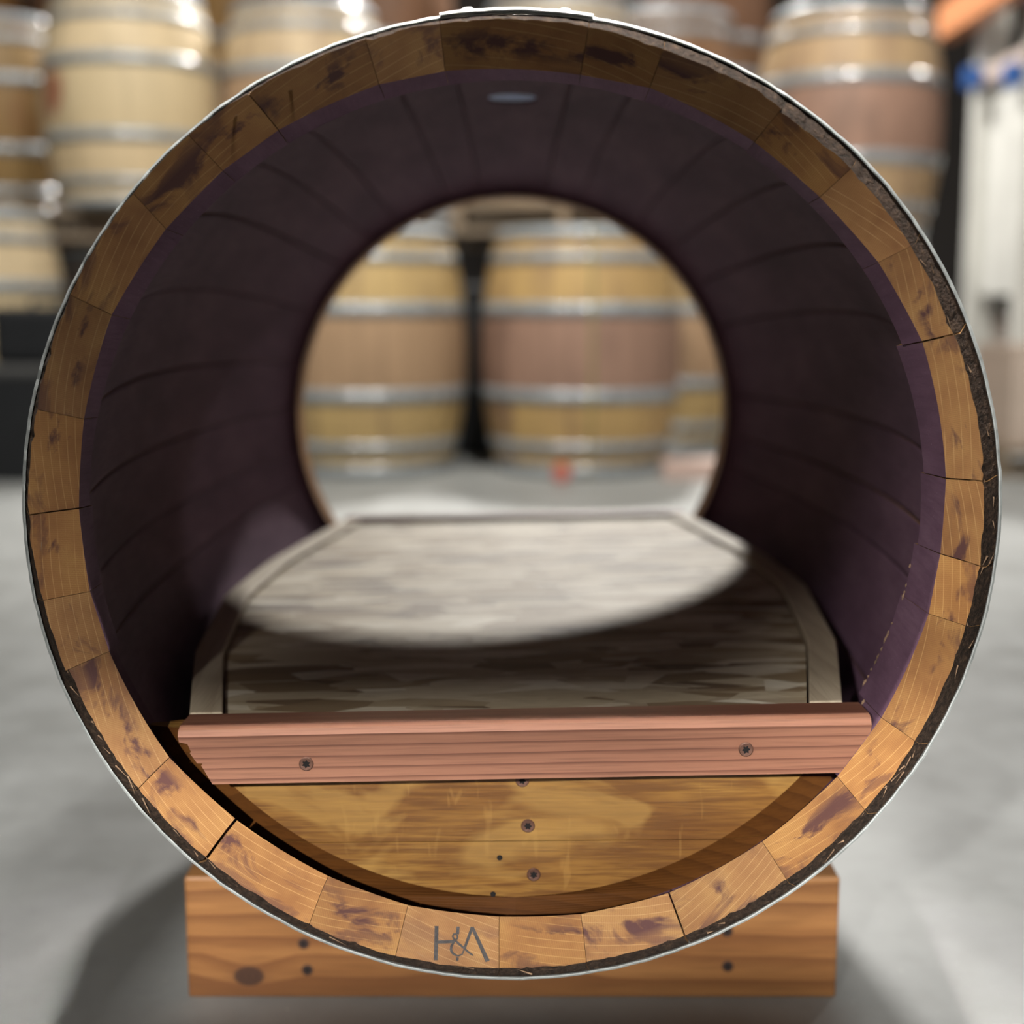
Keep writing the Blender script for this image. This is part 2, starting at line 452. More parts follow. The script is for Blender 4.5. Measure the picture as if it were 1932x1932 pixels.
# ------------------------------------------------------------------ screws
def screw_mesh(mat, r=0.0046, h=0.0012):
    """round countersunk head with a six-pointed star recess, facing -y."""
    vs, fs, ix = [], [], []
    n = 24
    def ring(rad, y):
        s = len(vs)
        for i in range(n):
            a = 2 * PI * i / n
            rr = rad(i) if callable(rad) else rad
            vs.append((rr * math.cos(a), y, rr * math.sin(a)))
        return s
    star = lambda i: r * (0.60, 0.47, 0.36, 0.47)[i % 4]
    rings = [ring(r * 1.0, 0.0004), ring(r * 1.0, -h * 0.5), ring(r * 0.86, -h), ring(star, -h * 0.85), ring(star, -h * 0.25)]
    for k in range(4):
        for i in range(n):
            j = (i + 1) % n
            fs.append((rings[k] + i, rings[k] + j, rings[k + 1] + j, rings[k + 1] + i)); ix.append(1 if k == 3 else 0)
    fs.append(tuple(rings[4] + i for i in range(n))); ix.append(1)
    return mesh('screw', vs, fs, [mat, M['black']], False, ix)
SCREW = screw_mesh(M['screw']); SCREWD = screw_mesh(M['screw_recess_shade'], 0.0046, 0.0006)
for x, z in ((-0.1671, 0.0464), (-0.1646, 0.0238), (0.1722, 0.0569), (0.1733, 0.0271)):
    s_ = link('screw', SCREWD, fb, (x, 0.0, z - 0.045)); s_.rotation_euler = (0, random.random(), 0)

# ------------------------------------------------------------------ the pet bed made of one barrel
bed = thing('barrel_pet_bed', 'wine barrel lying on its side, both ends open, purple inside with a strand board bed', 'pet bed', (0, 0, AX))

# stave joints round the front rim: angle at the inner edge, at the outer edge, inner radius, outer radius of the sawn face
J = [(6.17, 4.87, .267, .292), (24.48, 23.09, .271, .292), (36.03, 34.91, .270, .293), (47.08, 46.57, .268, .294),
     (58.04, 57.16, .269, .294), (72.70, 72.42, .271, .294), (81.43, 81.29, .269, .297), (98.36, 98.10, .271, .298),
     (106.67, 106.63, .272, .298), (120.07, 121.2, .272, .299), (128.84, 129.44, .272, .300), (139.52, 138.6, .272, .300),
     (152.15, 152.37, .272, .299), (166.09, 166.38, .268, .297), (177.86, 179.05, .266, .297), (189.26, 189.49, .265, .295),
     (197.81, 198.60, .264, .294), (214.65, 215.95, .263, .294), (227.37, 228.14, .259, .293), (242.80, 243.60, .257, .2945),
     (254.96, 255.16, .257, .2945), (268.18, 268.42, .256, .2935), (279.89, 279.43, .258, .293), (292.76, 292.41, .260, .293),
     (307.83, 307.15, .260, .292), (321.78, 320.23, .262, .292), (332.00, 331.12, .263, .2915), (347.67, 346.96, .265, .2915),
     (356.01, 354.38, .265, .2920)]
WIDE = {1: .0011, 17: .0005, 18: .0018, 2: .0002, 0: .0009, 14: .0009, 9: .0006, 28: .0006, 23: .0011}
RB, RI_END, RI_BULGE = 0.302, 0.267, 0.322
def r_in(y): return 0.2685 + (RI_BULGE - 0.2685) * (1 - ((y - LEN / 2) / (LEN / 2)) ** 2)

def make_stave(i):
    a0, b0, ra0, rc0 = J[i]
    a1, b1, ra1, rc1 = J[(i + 1) % len(J)]
    if a1 < a0: a1 += 360; b1 += 360
    if b1 < b0: b1 += 360
    g0, g1 = WIDE.get(i, .0003), WIDE.get((i + 1) % len(J), .0003)
    n = max(10, int((a1 - a0) * 1.4))
    am_ = ((a0 + a1) / 2) % 360
    hid = 205 < am_ < 321        # staves whose inner lip hides the seat of the head
    yc = {25: .050, 26: .066, 27: .060, 28: .052, 0: .045}.get(i, .024 if 62 < am_ < 172 else .030 if am_ < 62 or am_ < 200 else .040)
    ys = [yc + 0.016 + (LEN - 0.056 - yc - 0.016) * k / 16 for k in range(17)]
    # closed outline of the stave's long section: (y, radius rule, surface of the segment that starts here)
    prof = [(0.0, 'face_in', 0), (0.0, 'face_m1', 0), (0.0, 'face_m2', 0), (0.0, 'face_out', 1), (0.004, 'ch', 1), (0.0105, 'o', 2)]
    prof += [(y, 'o', 2) for y in ys]
    prof += [(LEN - 0.008, 'o', 1), (LEN, 'rear_out', 0), (LEN, 'rear_in', 3), (LEN - 0.040, 'chime', 3 if False else 4), (LEN - 0.041, 'groove', 4), (LEN - 0.050, 'groove', 4)]
    prof += [(y, 'i', 4) for y in reversed(ys)]
    prof += [(yc + 0.010, 'groove', 4), (yc + 0.001, 'groove', 4), (yc, 'chime', 4)]
    m = len(prof)
    tr = random.uniform(-0.0012, 0.0012)
    rot = random.uniform(-0.32, 0.32)
    off = (random.uniform(0, 9), random.uniform(0, 9))
    V, UVG, UVP = [], [], []
    am = (a0 + a1) / 2
    for j in range(n + 1):
        s = j / n
        rin = ra0 + (ra1 - ra0) * s
        rcc = rc0 + (rc1 - rc0) * s
        rcc -= 0.0020 if (am_ > 200 or am_ < 62) else 0.0
        th = math.radians(a0 + (a1 - a0) * s)
        nz = noise.noise((math.cos(th) * 22, math.sin(th) * 22, 3.0)); nz2 = noise.noise((math.cos(th) * 75, math.sin(th) * 75, 9.0))
        rcc += 0.0012 * nz + 0.0012 * min(0, nz2 + 0.15) * 2.2
        # joints bevelled by half a millimetre inside, the chord between them slightly flat
        flat = 0.0007 * (1 - (2 * s - 1) ** 2)
        for y, rule, srf in prof:
            yy = y
            if rule == 'face_in': r = rin - flat
            elif rule == 'face_m1': r = rin * 0.67 + rcc * 0.33
            elif rule == 'face_m2': r = rin * 0.33 + rcc * 0.67
            elif rule == 'face_out': r = rcc
            elif rule == 'ch': r = rcc * 0.55 + 0.3008 * 0.45 + 0.0012 * nz2; yy += 0.0012 * nz
            elif rule == 'o': r = r_out(y)
            elif rule == 'rear_out': r = 0.2965
            elif rule == 'rear_in': r = 0.266 - flat
            elif rule == 'chime':
                if y < 0.5 and hid: yy = 0.013
                r = 0.2793 if hid and y < 0.5 else 0.2668
            elif rule == 'groove': r = 0.2796 if hid and y < 0.5 else 0.2765
            elif rule == 'i': r = r_in(y) + tr - flat + 0.0006 * noise.noise((th * 9, y * 6, 1.0))
            f = min(1, max(0, (r - 0.262) / 0.036)) if y < 0.01 else (0.5 if y < LEN - 0.01 else 0.5)
            A0 = math.radians(a0 + (b0 - a0) * f) + g0 / 2 / r
            A1 = math.radians(a1 + (b1 - a1) * f) - g1 / 2 / r
            A = A0 + (A1 - A0) * s
            V.append((r * math.cos(A), yy, r * math.sin(A)))
            tx = (A - math.radians(am)) * r
            if srf in (0, 1) and y in (0.0, LEN):
                ry = r - 0.28
                UVG.append((tx * math.cos(rot) - ry * math.sin(rot) + off[0], tx * math.sin(rot) + ry * math.cos(rot) + off[1]))
                UVP.append((0.35 if i == 20 else 1.0, (r - rin) / max(0.001, rcc - rin)))
            else:
                UVG.append((tx + off[0], y + off[1])); UVP.append((0, 0))
    F, IX = [], []
    for j in range(n):
        for k in range(m):
            k2 = (k + 1) % m
            F.append((j * m + k, j * m + k2, (j + 1) * m + k2, (j + 1) * m + k))
            srf = prof[k][2]
            IX.append({0: 0, 1: 1, 2: 2, 3: 0, 4: 3}[srf])
    F.append(tuple(range(m - 1, -1, -1))); IX.append(4)
    F.append(tuple(n * m + k for k in range(m))); IX.append(4)
    me = mesh('stave', V, F, [M['end'], M['char'], M['oak_out'], M['purple'], M['oak_side'], M['bore']], False, IX)
    for nm, src in (('grain', UVG), ('place', UVP)):
        lay = me.uv_layers.new(name=nm)
        for lp in me.loops: lay.data[lp.index].uv = src[lp.vertex_index]
    me.validate()
    # outward normals
    bm = bmesh.new(); bm.from_mesh(me); bmesh.ops.recalc_face_normals(bm, faces=bm.faces); bm.to_mesh(me); bm.free()
    # smooth along the bulge only
    for p in me.polygons:
        if p.material_index in (2, 3) and 0.085 < p.center.y < LEN - 0.06: p.use_smooth = True
    o = link('stave', me, bed)
    b = random.uniform(0.82, 1.14); h = random.uniform(-0.06, 0.14)
    o['tint'] = (b * (1 + h * 0.4), b, b * (1 - h))
    return o

staves = [make_stave(i) for i in range(len(J))]
# bung hole in the broad stave at the top
bs = staves[6]
bm = bmesh.new()
bmesh.ops.create_cone(bm, cap_ends=True, segments=32, radius1=0.0215, radius2=0.0215, depth=0.12, matrix=Matrix.Translation((0, LEN / 2, 0.335)))
cm = bm_mesh('bung_cutter', bm, [M['bore']] * 6)
for p in cm.polygons: p.material_index = 5
cut = bpy.data.objects.new('bung_cutter', cm); COL.objects.link(cut); cut.parent = bed
md = bs.modifiers.new('bung', 'BOOLEAN'); md.operation = 'DIFFERENCE'; md.object = cut; md.solver = 'EXACT'
bpy.context.view_layer.update()
dg = bpy.context.evaluated_depsgraph_get()
nm_ = bpy.data.meshes.new_from_object(bs.evaluated_get(dg), preserve_all_data_layers=True, depsgraph=dg)
bs.modifiers.clear(); bs.data = nm_
bpy.data.objects.remove(cut, do_unlink=True)

# soft pale bung left in the hole
_t = NT('pale_silicone'); _t.out((0.80, 0.85, 0.95), 0.75, 0, 0.3)
_t.b.inputs['Transmission Weight'].default_value = 0.85
link('bung', mesh('bung', *lathe([(0.0001, 0.331), (0.0208, 0.331), (0.0212, 0.333), (0.0212, 0.350), (0.025, 0.3505), (0.025, 0.362), (0.022, 0.365), (0.0001, 0.365)], 28), _t.m, True), bed, (0, LEN / 2, 0))

# torn slivers along the rough outer edge of the rim
bm = bmesh.new()
for k in range(80):
    th = random.uniform(170, 400) if k < 70 else random.uniform(0, 360)
    t = math.radians(th)
    r = random.uniform(0.2895, 0.2970); L = random.uniform(0.004, 0.013); wd = random.uniform(0.0002, 0.0006)
    c = Vector((math.cos(t), 0, math.sin(t))); tg = Vector((-math.sin(t), 0, math.cos(t)))
    d = (tg * random.choice((-1, 1)) + c * random.uniform(-0.6, 0.3)).normalized()
    p = c * r + Vector((0, 0.0025 - random.uniform(0, 0.002), 0))
    q = p + d * L + Vector((0, -random.uniform(0, 0.002), 0))
    nn = d.cross(Vector((0, 1, 0)))
    vs = [bm.verts.new(x) for x in (p + nn * wd, p - nn * wd, p + Vector((0, 0.002, 0)), q)]
    for f in ((0, 1, 3), (1, 2, 3), (2, 0, 3), (0, 2, 1)): bm.faces.new([vs[x] for x in f])
for k in range(26):
    t = math.radians(random.uniform(326, 352)); yk = 0.050 if t < math.radians(332) else 0.066 if t < math.radians(347) else 0.060
    c = Vector((math.cos(t), 0, math.sin(t))); tg = Vector((-math.sin(t), 0, math.cos(t)))
    p = c * 0.2664 + Vector((0, yk - random.uniform(0.0, 0.002), 0)); L = random.uniform(0.0008, 0.003)
    vs = [bm.verts.new(x) for x in (p - tg * L, p + tg * L, p - Vector((0, random.uniform(0.0005, 0.0016), 0)), p - c * 0.0008)]
    for f in ((0, 1, 2), (1, 2, 3), (2, 0, 3), (0, 1, 3)): bm.faces.new([vs[x] for x in f])
sp = link('torn_slivers', bm_mesh('torn_slivers', bm, M['splinter']), bed)
sp['kind'] = 'stuff'

# hoops: two at each head, two at the quarters, two near the bulge
def hoop(name, ya, yb, t0=0.0, t1=360.0, lift=0.0, thick=0.0021, rough=0.0):
    full = t1 - t0 >= 360
    n = int((t1 - t0) / 1.2)
    vs, fs = [], []
    for i in range(n + (0 if full else 1)):
        a = math.radians(t0 + (t1 - t0) * i / n)
        jit = rough * noise.noise((math.cos(a) * 40, math.sin(a) * 40, ya)); jr = 0.5 * rough * noise.noise((math.cos(a) * 25, math.sin(a) * 25, 5))
        for y, e in ((ya + jit, 0), (ya + jit, thick * 0.4), (ya + jit + 0.0011, thick), (yb, thick), (yb, 0)):
            r = r_out(y) + lift + e + 0.0002 + jr
            vs.append((r * math.cos(a), y, r * math.sin(a)))
    for i in range(n):
        j = (i + 1) % n if full else i + 1
        for k in range(5):
            k2 = (k + 1) % 5
            fs.append((i * 5 + k, i * 5 + k2, j * 5 + k2, j * 5 + k))
    if not full:
        fs.append((0, 1, 2, 3, 4)); fs.append(tuple(n * 5 + k for k in (4, 3, 2, 1, 0)))
    me = mesh(name, vs, fs, M['zinc'])
    bm = bmesh.new(); bm.from_mesh(me); bmesh.ops.recalc_face_normals(bm, faces=bm.faces); bm.to_mesh(me); bm.free()
    return link(name, me, bed)
h = hoop('hoop', 0.0085, 0.052, rough=0.0012)
lap = hoop('hoop_lap', 0.0075, 0.052, 81, 98, 0.0017, rough=0.0010)
for ya, yb in ((0.125, 0.16), (0.27, 0.305), (LEN - 0.305, LEN - 0.27), (LEN - 0.16, LEN - 0.125), (LEN - 0.052, LEN - 0.0085)):
    hoop('hoop', ya, yb)
RV = lathe([(0.0001, 0.0035), (0.003, 0.003), (0.0045, 0.0015), (0.005, 0.0)], 12)
rvm = mesh('rivet', RV[0], RV[1], M['zinc'], True)
for a in (84, 95):
    t = math.radians(a)
    rr = r_out(0.034) + 0.0020
    rv = link('rivet', rvm, lap, (rr * math.cos(t), 0.034, rr * math.sin(t))); rv.rotation_euler = (0, PI / 2 - t, 0)

# maker's stamp on the stave at the foot of the rim
SN = [0]
def strokes(bm, pts, wds):
    for k in range(len(pts) - 1):
        p, q = Vector((pts[k][0], 0, pts[k][1])), Vector((pts[k + 1][0], 0, pts[k + 1][1]))
        d = (q - p).normalized(); nrm = Vector((-d.z, 0, d.x))
        a, b = wds[min(k, len(wds) - 1)], wds[min(k + 1, len(wds) - 1)]
        SN[0] += 1; p = p - Vector((0, SN[0] * 0.00001, 0)); q = q - Vector((0, SN[0] * 0.00001, 0))
        vs = [bm.verts.new(x) for x in (p + nrm * a, q + nrm * b, q - nrm * b, p - nrm * a)]
        ex = [bm.verts.new(v.co + Vector((0, 0.0004, 0))) for v in vs]
        bm.faces.new(vs); bm.faces.new(ex[::-1])
        for i in range(4): bm.faces.new((vs[i], vs[(i + 1) % 4], ex[(i + 1) % 4], ex[i]))
bm = bmesh.new()
PXM = 0.3641 / 1000           # metres per pixel of the rim plane there
def Q(x, y): return ((x - 966) * PXM + 0.0014, -0.2616 - (y - 1745) * PXM)   # stamp laid out in its own plane
W1 = 0.00125
strokes(bm, [Q(829, 1747), Q(827, 1811)], [W1, W1])
strokes(bm, [Q(829, 1777), Q(860, 1776)], [0.0010, 0.0010])
strokes(bm, [Q(867, 1748), Q(866, 1762)], [0.0010, 0.0010])
strokes(bm, [Q(865.5, 1806), Q(865, 1812)], [0.0009, 0.0009])
strokes(bm, [Q(892, 1749), Q(878, 1789)], [0.0010, 0.0008])
strokes(bm, [Q(892, 1749), Q(919, 1813)], [0.0010, 0.0014])
amp = [(893, 1802), (884, 1795), (876, 1787), (868, 1780), (860, 1772), (857, 1766), (860, 1761), (865, 1763), (866, 1769), (860, 1776), (855, 1784), (854, 1792), (858, 1799), (866, 1803), (874, 1800), (877, 1792), (881, 1785)]
strokes(bm, [Q(*p) for p in amp], [0.0005, 0.0006, 0.0007, 0.0007, 0.0006, 0.0005, 0.0005, 0.0005, 0.0005, 0.0006, 0.0008, 0.0008, 0.0007, 0.0005, 0.0004, 0.0004, 0.0004])
for v in bm.verts: v.co.y -= 0.0003
st = link('stamped_letters', bm_mesh('stamped_letters', bm, M['mark']), staves[20])
st['label'] = 'dark stamped mark reading H&A on the pale stave end'

# ------------------------------------------------------------------ kept lower part of the barrel head
HY = 0.036
RF, RE = 0.2585, 0.2786
def head_plank(z_lo, z_hi):
    """plank of the head between two heights, round edge bevelled towards the groove."""
    bm = bmesh.new()
    def half(r, z): return math.sqrt(max(0.0, r * r - z * z))
    N = 28
    zl = max(z_lo, -RE + 0.00005)
    rows = []
    for k in range(N + 1):
        z = zl + (z_hi - zl) * (k / N) ** (1.6 if z_lo < -0.25 else 1.0)
        hf, he = half(RF, z), half(RE, z)
        rows.append([bm.verts.new(p) for p in ((-he, HY + 0.0075, z), (-hf, HY, z), (hf, HY, z), (he, HY + 0.0075, z), (he, HY + 0.0120, z), (hf, HY + 0.020, z), (-hf, HY + 0.020, z), (-he, HY + 0.0120, z))])
    for a, b in zip(rows, rows[1:]):
        for i in range(8):
            try:
                f = bm.faces.new((a[i], a[(i + 1) % 8], b[(i + 1) % 8], b[i]))
                f.material_index = 0 if i in (1, 5) else 1
            except ValueError: pass
    bm.faces.new(rows[0][::-1]); bm.faces.new(rows[-1])
    bmesh.ops.remove_doubles(bm, verts=bm.verts, dist=1e-6)
    return bm_mesh('head_plank', bm, [M['head'], M['bevel']])
hp1 = link('head_plank', head_plank(-0.2193, -0.140), bed)
hp2 = link('head_plank', head_plank(-0.30, -0.2198), bed)
hp1.rotation_euler = (0, math.radians(-0.5), 0); hp2.rotation_euler = (0, math.radians(-0.5), 0)
for par, x, z in ((hp1, 0.0053, -0.1775), (hp1, 0.0088, -0.2090), (hp2, 0.0124, -0.2431)):
    s_ = link('screw', SCREW, par, (x, HY, z)); s_.rotation_euler = (0, random.random(), 0)
NH = mesh('nail_hole', *lathe([(0.0001, -0.0003), (0.0019, -0.0003), (0.0021, 0.001)], 10, 'y'), M['black'])
for x, z in ((-0.0102, -0.2312), (-0.0149, -0.2568)):
    link('nail_hole', NH, hp2, (x, HY, z))

# ------------------------------------------------------------------ bed platform inside the barrel
TILT = math.radians(-1.10)
plat = link('bed_platform', bpy.data.meshes.new('bed_platform'), bed)   # replaced below by the board itself
def edge_x(y):     # outer edge of the platform, follows the bulge
    pts = [(0.0, 0.2125), (0.04, 0.2150), (0.20, 0.249), (0.42, 0.2715), (0.59, 0.2615), (0.75, 0.237), (0.87, 0.2165), (0.90, 0.212)]
    for (ya, xa), (yb, xb) in zip(pts, pts[1:]):
        if y <= yb:
            s = (y - ya) / (yb - ya); return xa + (xb - xa) * s
    return pts[-1][1]
YA, YB, SW = 0.040, 0.868, 0.022
ysamp = [YA + (YB - YA) * k / 20 for k in range(21)]
outl = [(-edge_x(y) + SW + 0.0015, y) for y in ysamp] + [(edge_x(y) - SW - 0.0015, y) for y in reversed(ysamp)]
bm = prism_bm(outl, 'z', -0.145, -0.1335)
old = plat.data
plat.data = bm_mesh('bed_platform', bm, M['osb'])
plat.rotation_euler = (0, TILT, 0)
plat['label'] = 'strand board floor of the bed'
def side_strip(sgn, y0, y1):
    ys_ = [y for y in ysamp if y0 < y < y1]; ys_ = [y0] + ys_ + [y1]
    po = [(sgn * edge_x(y), y) for y in ys_] + [(sgn * (edge_x(y) - SW), y) for y in reversed(ys_)]
    return link('side_strip', bm_mesh('side_strip', prism_bm(po, 'z', -0.1455, -0.1285, 0.0012), M['pale']), plat)
for sgn in (-1, 1):
    side_strip(sgn, YA, YB)
rear = link('rear_rail', bm_mesh('rear_rail', box_bm(-0.2155, 0.2155, YB + 0.0015, 0.896, -0.160, -0.1265, 0.002), M['redwood']), plat)
for x in (-0.17, 0.17):            # cleats that carry the board on the staves
    link('cleat', bm_mesh('cleat', box_bm(x - 0.019, x + 0.019, 0.062, 0.86, -0.183, -0.1455, 0.002), M['pale']), plat)

# front rail: redwood batten with mitred ends, standing just in front of the board
rail = [(-0.2133, -0.1325), (-0.2127, -0.1360), (-0.2075, -0.1372), (-0.2055, -0.1425), (-0.2063, -0.1432), (-0.2020, -0.1500), (-0.1985, -0.1502), (-0.1995, -0.1515), (-0.1930, -0.1640),
        (0.2078, -0.1640), (0.2105, -0.1600), (0.2178, -0.1480), (0.2235, -0.1400), (0.2240, -0.1325)]
rail = [(x, z) for x, z in rail]
bm = bmesh.new()
def section(x_off=0.0): pass
TOPF = 0.0045                       # rounded front edge
n = len(rail)
front = [bm.verts.new((x, 0.0008, z)) for x, z in rail]
back = [bm.verts.new((x, 0.0345, z + (0.0045 if k in (0, n - 1) else 0))) for k, (x, z) in enumerate(rail)]
mid1 = [None] * n
tl = bm.verts.new((rail[0][0], 0.0030, rail[0][1] + 0.0035)); tr_ = bm.verts.new((rail[-1][0], 0.0030, rail[-1][1] + 0.0035))
tl2 = bm.verts.new((rail[0][0], 0.0080, rail[0][1] + 0.0052)); tr2 = bm.verts.new((rail[-1][0], 0.0080, rail[-1][1] + 0.0052))
bm.faces.new(front)
bm.faces.new(back[::-1])
for k in range(n - 1): bm.faces.new((front[k], back[k], back[k + 1], front[k + 1]))
bm.faces.new((front[-1], tr_, tl, front[0])); bm.faces.new((tr_, tr2, tl2, tl)); bm.faces.new((tr2, back[-1], back[0], tl2))
bm.faces.new((front[0], tl, tl2, back[0])); bm.faces.new((front[-1], back[-1], tr2, tr_))
fr = link('front_rail', bm_mesh('front_rail', bm, M['redwood']), plat)
for x, z, out in ((-0.1300, -0.1540, 0.0), (0.1474, -0.1440, -0.0016)):
    s_ = link('screw', SCREW, bed, (x, 0.0008 + out, z)); s_.rotation_euler = (0, random.random(), 0)

# ------------------------------------------------------------------ barrels stacked behind
BH, BR, BE = 0.41, 0.345, 0.285
def br(z): return BR - (BR - BE) * (z / BH) ** 2
prof = [(BE - 0.022, -BH)] + [(br(-BH + 2 * BH * k / 20), -BH + 2 * BH * k / 20) for k in range(21)] + [(BE - 0.022, BH), (BE - 0.026, BH - 0.03), (BE - 0.026, -BH + 0.03)]
SHELL = lathe(prof, 56, closed=True)
HEADV = lathe([(0.0001, BH - 0.045), (BE - 0.03, BH - 0.045), (BE - 0.0262, BH - 0.035), (BE - 0.03, BH - 0.03), (0.0001, BH - 0.028)], 40)
HOOPS = [(0.90, 0.995), (0.71, 0.80), (0.29, 0.40)]
M['zinc3'] = M['zinc2'].copy(); M['zinc3'].name = 'bright_hoop_steel'
_b = M['zinc3'].node_tree.nodes['Principled BSDF']
_b.inputs['Coat Weight'].default_value = 1.0; _b.inputs['Coat Roughness'].default_value = 0.14; _b.inputs['Coat IOR'].default_value = 2.4
def hoop_mesh(f0, f1, mt):
    z0, z1 = f0 * BH, f1 * BH
    return mesh('hoop', *lathe([(br(z0) + 0.0004, z0), (br(z0) + 0.003, z0), (br(z1) + 0.003, z1), (br(z1) + 0.0004, z1)], 56, closed=True), M[mt], False)
HM, HM2 = [], []
for f0, f1 in HOOPS:
    HM += [hoop_mesh(f0, f1, 'zinc2'), hoop_mesh(-f1, -f0, 'zinc2')]
    HM2 += [hoop_mesh(f0, f1, 'zinc3'), hoop_mesh(-f1, -f0, 'zinc3')]
for hm in HM + HM2:
    hm.polygons.foreach_set('use_smooth', [True] * len(hm.polygons))
    hm.polygons.foreach_set('use_smooth', [p.index % 4 == 1 for p in hm.polygons])
def make_barrel_proto(mat, label, loc, group):
    t = thing('wine_barrel', label, 'barrel', loc, group)
    link('barrel_shell', mesh('barrel_shell', *SHELL, mat, True), t)
    for s in (1, -1):
        hd = link('barrel_head', mesh('barrel_head', *HEADV, mat, False), t)
        hd.rotation_euler = (0 if s > 0 else PI, 0, 0)
    for hm in (HM2 if mat is MB['rose'] else HM): link('hoop', hm, t)
    return t
MB = {
    'cream': m_barrel('new_oak', (0.56, 0.45, 0.28), (0.62, 0.49, 0.31), 0.10),
    'smeared': m_barrel('new_oak_with_smear', (0.56, 0.45, 0.28), (0.62, 0.49, 0.31), 0.10, None, (0.3, 0.42), ((-0.2305, -0.257, 0.02), (0.085, 0.085, 0.12))),
    'tan': m_barrel('tan_oak', (0.40, 0.27, 0.17), (0.52, 0.40, 0.25), 0.22),
    'honey': m_barrel('honey_oak', (0.40, 0.26, 0.155), (0.50, 0.35, 0.15), 0.22),
    'wine': m_barrel('wine_washed_oak', (0.33, 0.20, 0.145), (0.50, 0.33, 0.13), 0.22, ((0.20, 0.12, 0.09), (1.3, 0.2, 0.4))),
    'rose': m_barrel('rose_oak', (0.34, 0.205, 0.15), (0.46, 0.32, 0.18), 0.2, ((0.17, 0.11, 0.085), (0.3, 2.2, 0.1))),
    'orange': m_barrel('amber_oak', (0.27, 0.16, 0.06), (0.30, 0.19, 0.075), 0.3, ((0.16, 0.045, 0.02), (2, 1, 0))),
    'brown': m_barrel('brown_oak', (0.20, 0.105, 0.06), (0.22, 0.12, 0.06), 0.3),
}
protos = {}
def copy_thing(o, loc, label, group, rz=0.0):
    c = o.copy(); COL.objects.link(c); c.location = loc
    for ch in o.children:
        d = ch.copy(); COL.objects.link(d); d.parent = c
    c['label'] = label; c['group'] = group; c.rotation_euler.z = rz
    return c
GL, GU = 'wine barrels standing on the warehouse floor', 'wine barrels in the upper rows'
def barrel(kind, loc, label, group, rz=0.0):
    if kind not in protos:
        protos[kind] = make_barrel_proto(MB[kind], label, loc, group); protos[kind].rotation_euler.z = rz
        return protos[kind]
    return copy_thing(protos[kind], loc, label, group, rz)
Z1, Z2 = BH, 1.35
# on the floor
barrel('honey', (-0.505, 3.905, Z1), 'left one of the two barrels seen through the pet bed', GL, 0.7)
bH = barrel('wine', (0.235, 3.905, Z1), 'barrel with a yellow strap, right one of the two seen through the pet bed', GL, 0.3)
barrel('honey', (0.625, 4.72, Z1), 'floor barrel mostly hidden behind the right rim of the pet bed', GL, 1.7)
barrel('cream', (-2.00, 4.20, Z1 + 0.08), 'pale low barrel behind the black case at the left edge', GL, 0.4)
barrel('tan', (-1.09, 4.42, Z1), 'floor barrel hidden behind the left rim of the pet bed', GL, 2.9)
barrel('rose', (1.27, 4.46, Z1), 'reddish floor barrel under the reddish barrel at upper right', GL, 0.2)
# upper row
barrel('smeared', (-1.530, 4.785, Z2), 'big clean cream barrel at upper left with a red smear on its side', GU, 0.0)
barrel('tan', (-0.860, 4.975, Z2), 'pale tan barrel in the upper row, just right of the big cream one', GU, 1.1)
barrel('tan', (0.185, 4.94, Z2), 'upper barrel right behind the top of the rim', GU, 2.2)
barrel('rose', (1.27, 4.46, 3 * BH), 'reddish barrel at upper right beside the white rack, standing on another barrel', GU, 0.9)
barrel('orange', (-2.225, 5.22, Z2), 'dark amber barrel at the left edge of the upper row', GU, 0.6)
barrel('brown', (-0.37, 5.62, Z2), 'brown barrel set back in the gap of the upper row left of the rim top', GU, 0.6)
barrel('brown', (0.70, 5.56, 1.44), 'set back barrel with a bright top hoop, left of the reddish barrel at upper right', GU, 1.6)
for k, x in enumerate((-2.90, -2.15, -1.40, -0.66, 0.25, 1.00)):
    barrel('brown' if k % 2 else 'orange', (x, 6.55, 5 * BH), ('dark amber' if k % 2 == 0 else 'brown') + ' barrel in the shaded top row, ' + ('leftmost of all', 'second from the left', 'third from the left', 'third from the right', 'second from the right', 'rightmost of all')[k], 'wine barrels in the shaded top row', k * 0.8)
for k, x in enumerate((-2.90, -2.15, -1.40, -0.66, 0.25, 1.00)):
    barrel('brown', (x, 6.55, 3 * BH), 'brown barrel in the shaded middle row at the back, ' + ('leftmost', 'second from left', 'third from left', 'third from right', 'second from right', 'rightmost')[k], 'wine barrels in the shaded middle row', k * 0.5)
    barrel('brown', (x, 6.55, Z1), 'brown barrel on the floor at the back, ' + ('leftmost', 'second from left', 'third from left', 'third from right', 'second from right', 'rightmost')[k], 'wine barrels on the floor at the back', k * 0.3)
# strap down the right-hand floor barrel
vs, fs = [], []
a0 = math.atan2(-1, 0.06)
for k in range(21):
    z = -BH + 2 * BH * k / 20
    for da in (-0.014, 0.014):
        r = br(z) + 0.006
        vs.append((r * math.cos(a0 + da), r * math.sin(a0 + da), z))
        vs.append(((r - 0.003) * math.cos(a0 + da), (r - 0.003) * math.sin(a0 + da), z))
for k in range(20):
    a, b = k * 4, k * 4 + 4
    for i, j in ((0, 2), (2, 3), (3, 1), (1, 0)): fs.append((a + i, a + j, b + j, b + i))
sm = link('strap', mesh('strap', vs, fs, plain('olive_webbing', (0.25, 0.22, 0.09), 0.8)), bH)
sm.rotation_euler.z = -0.3
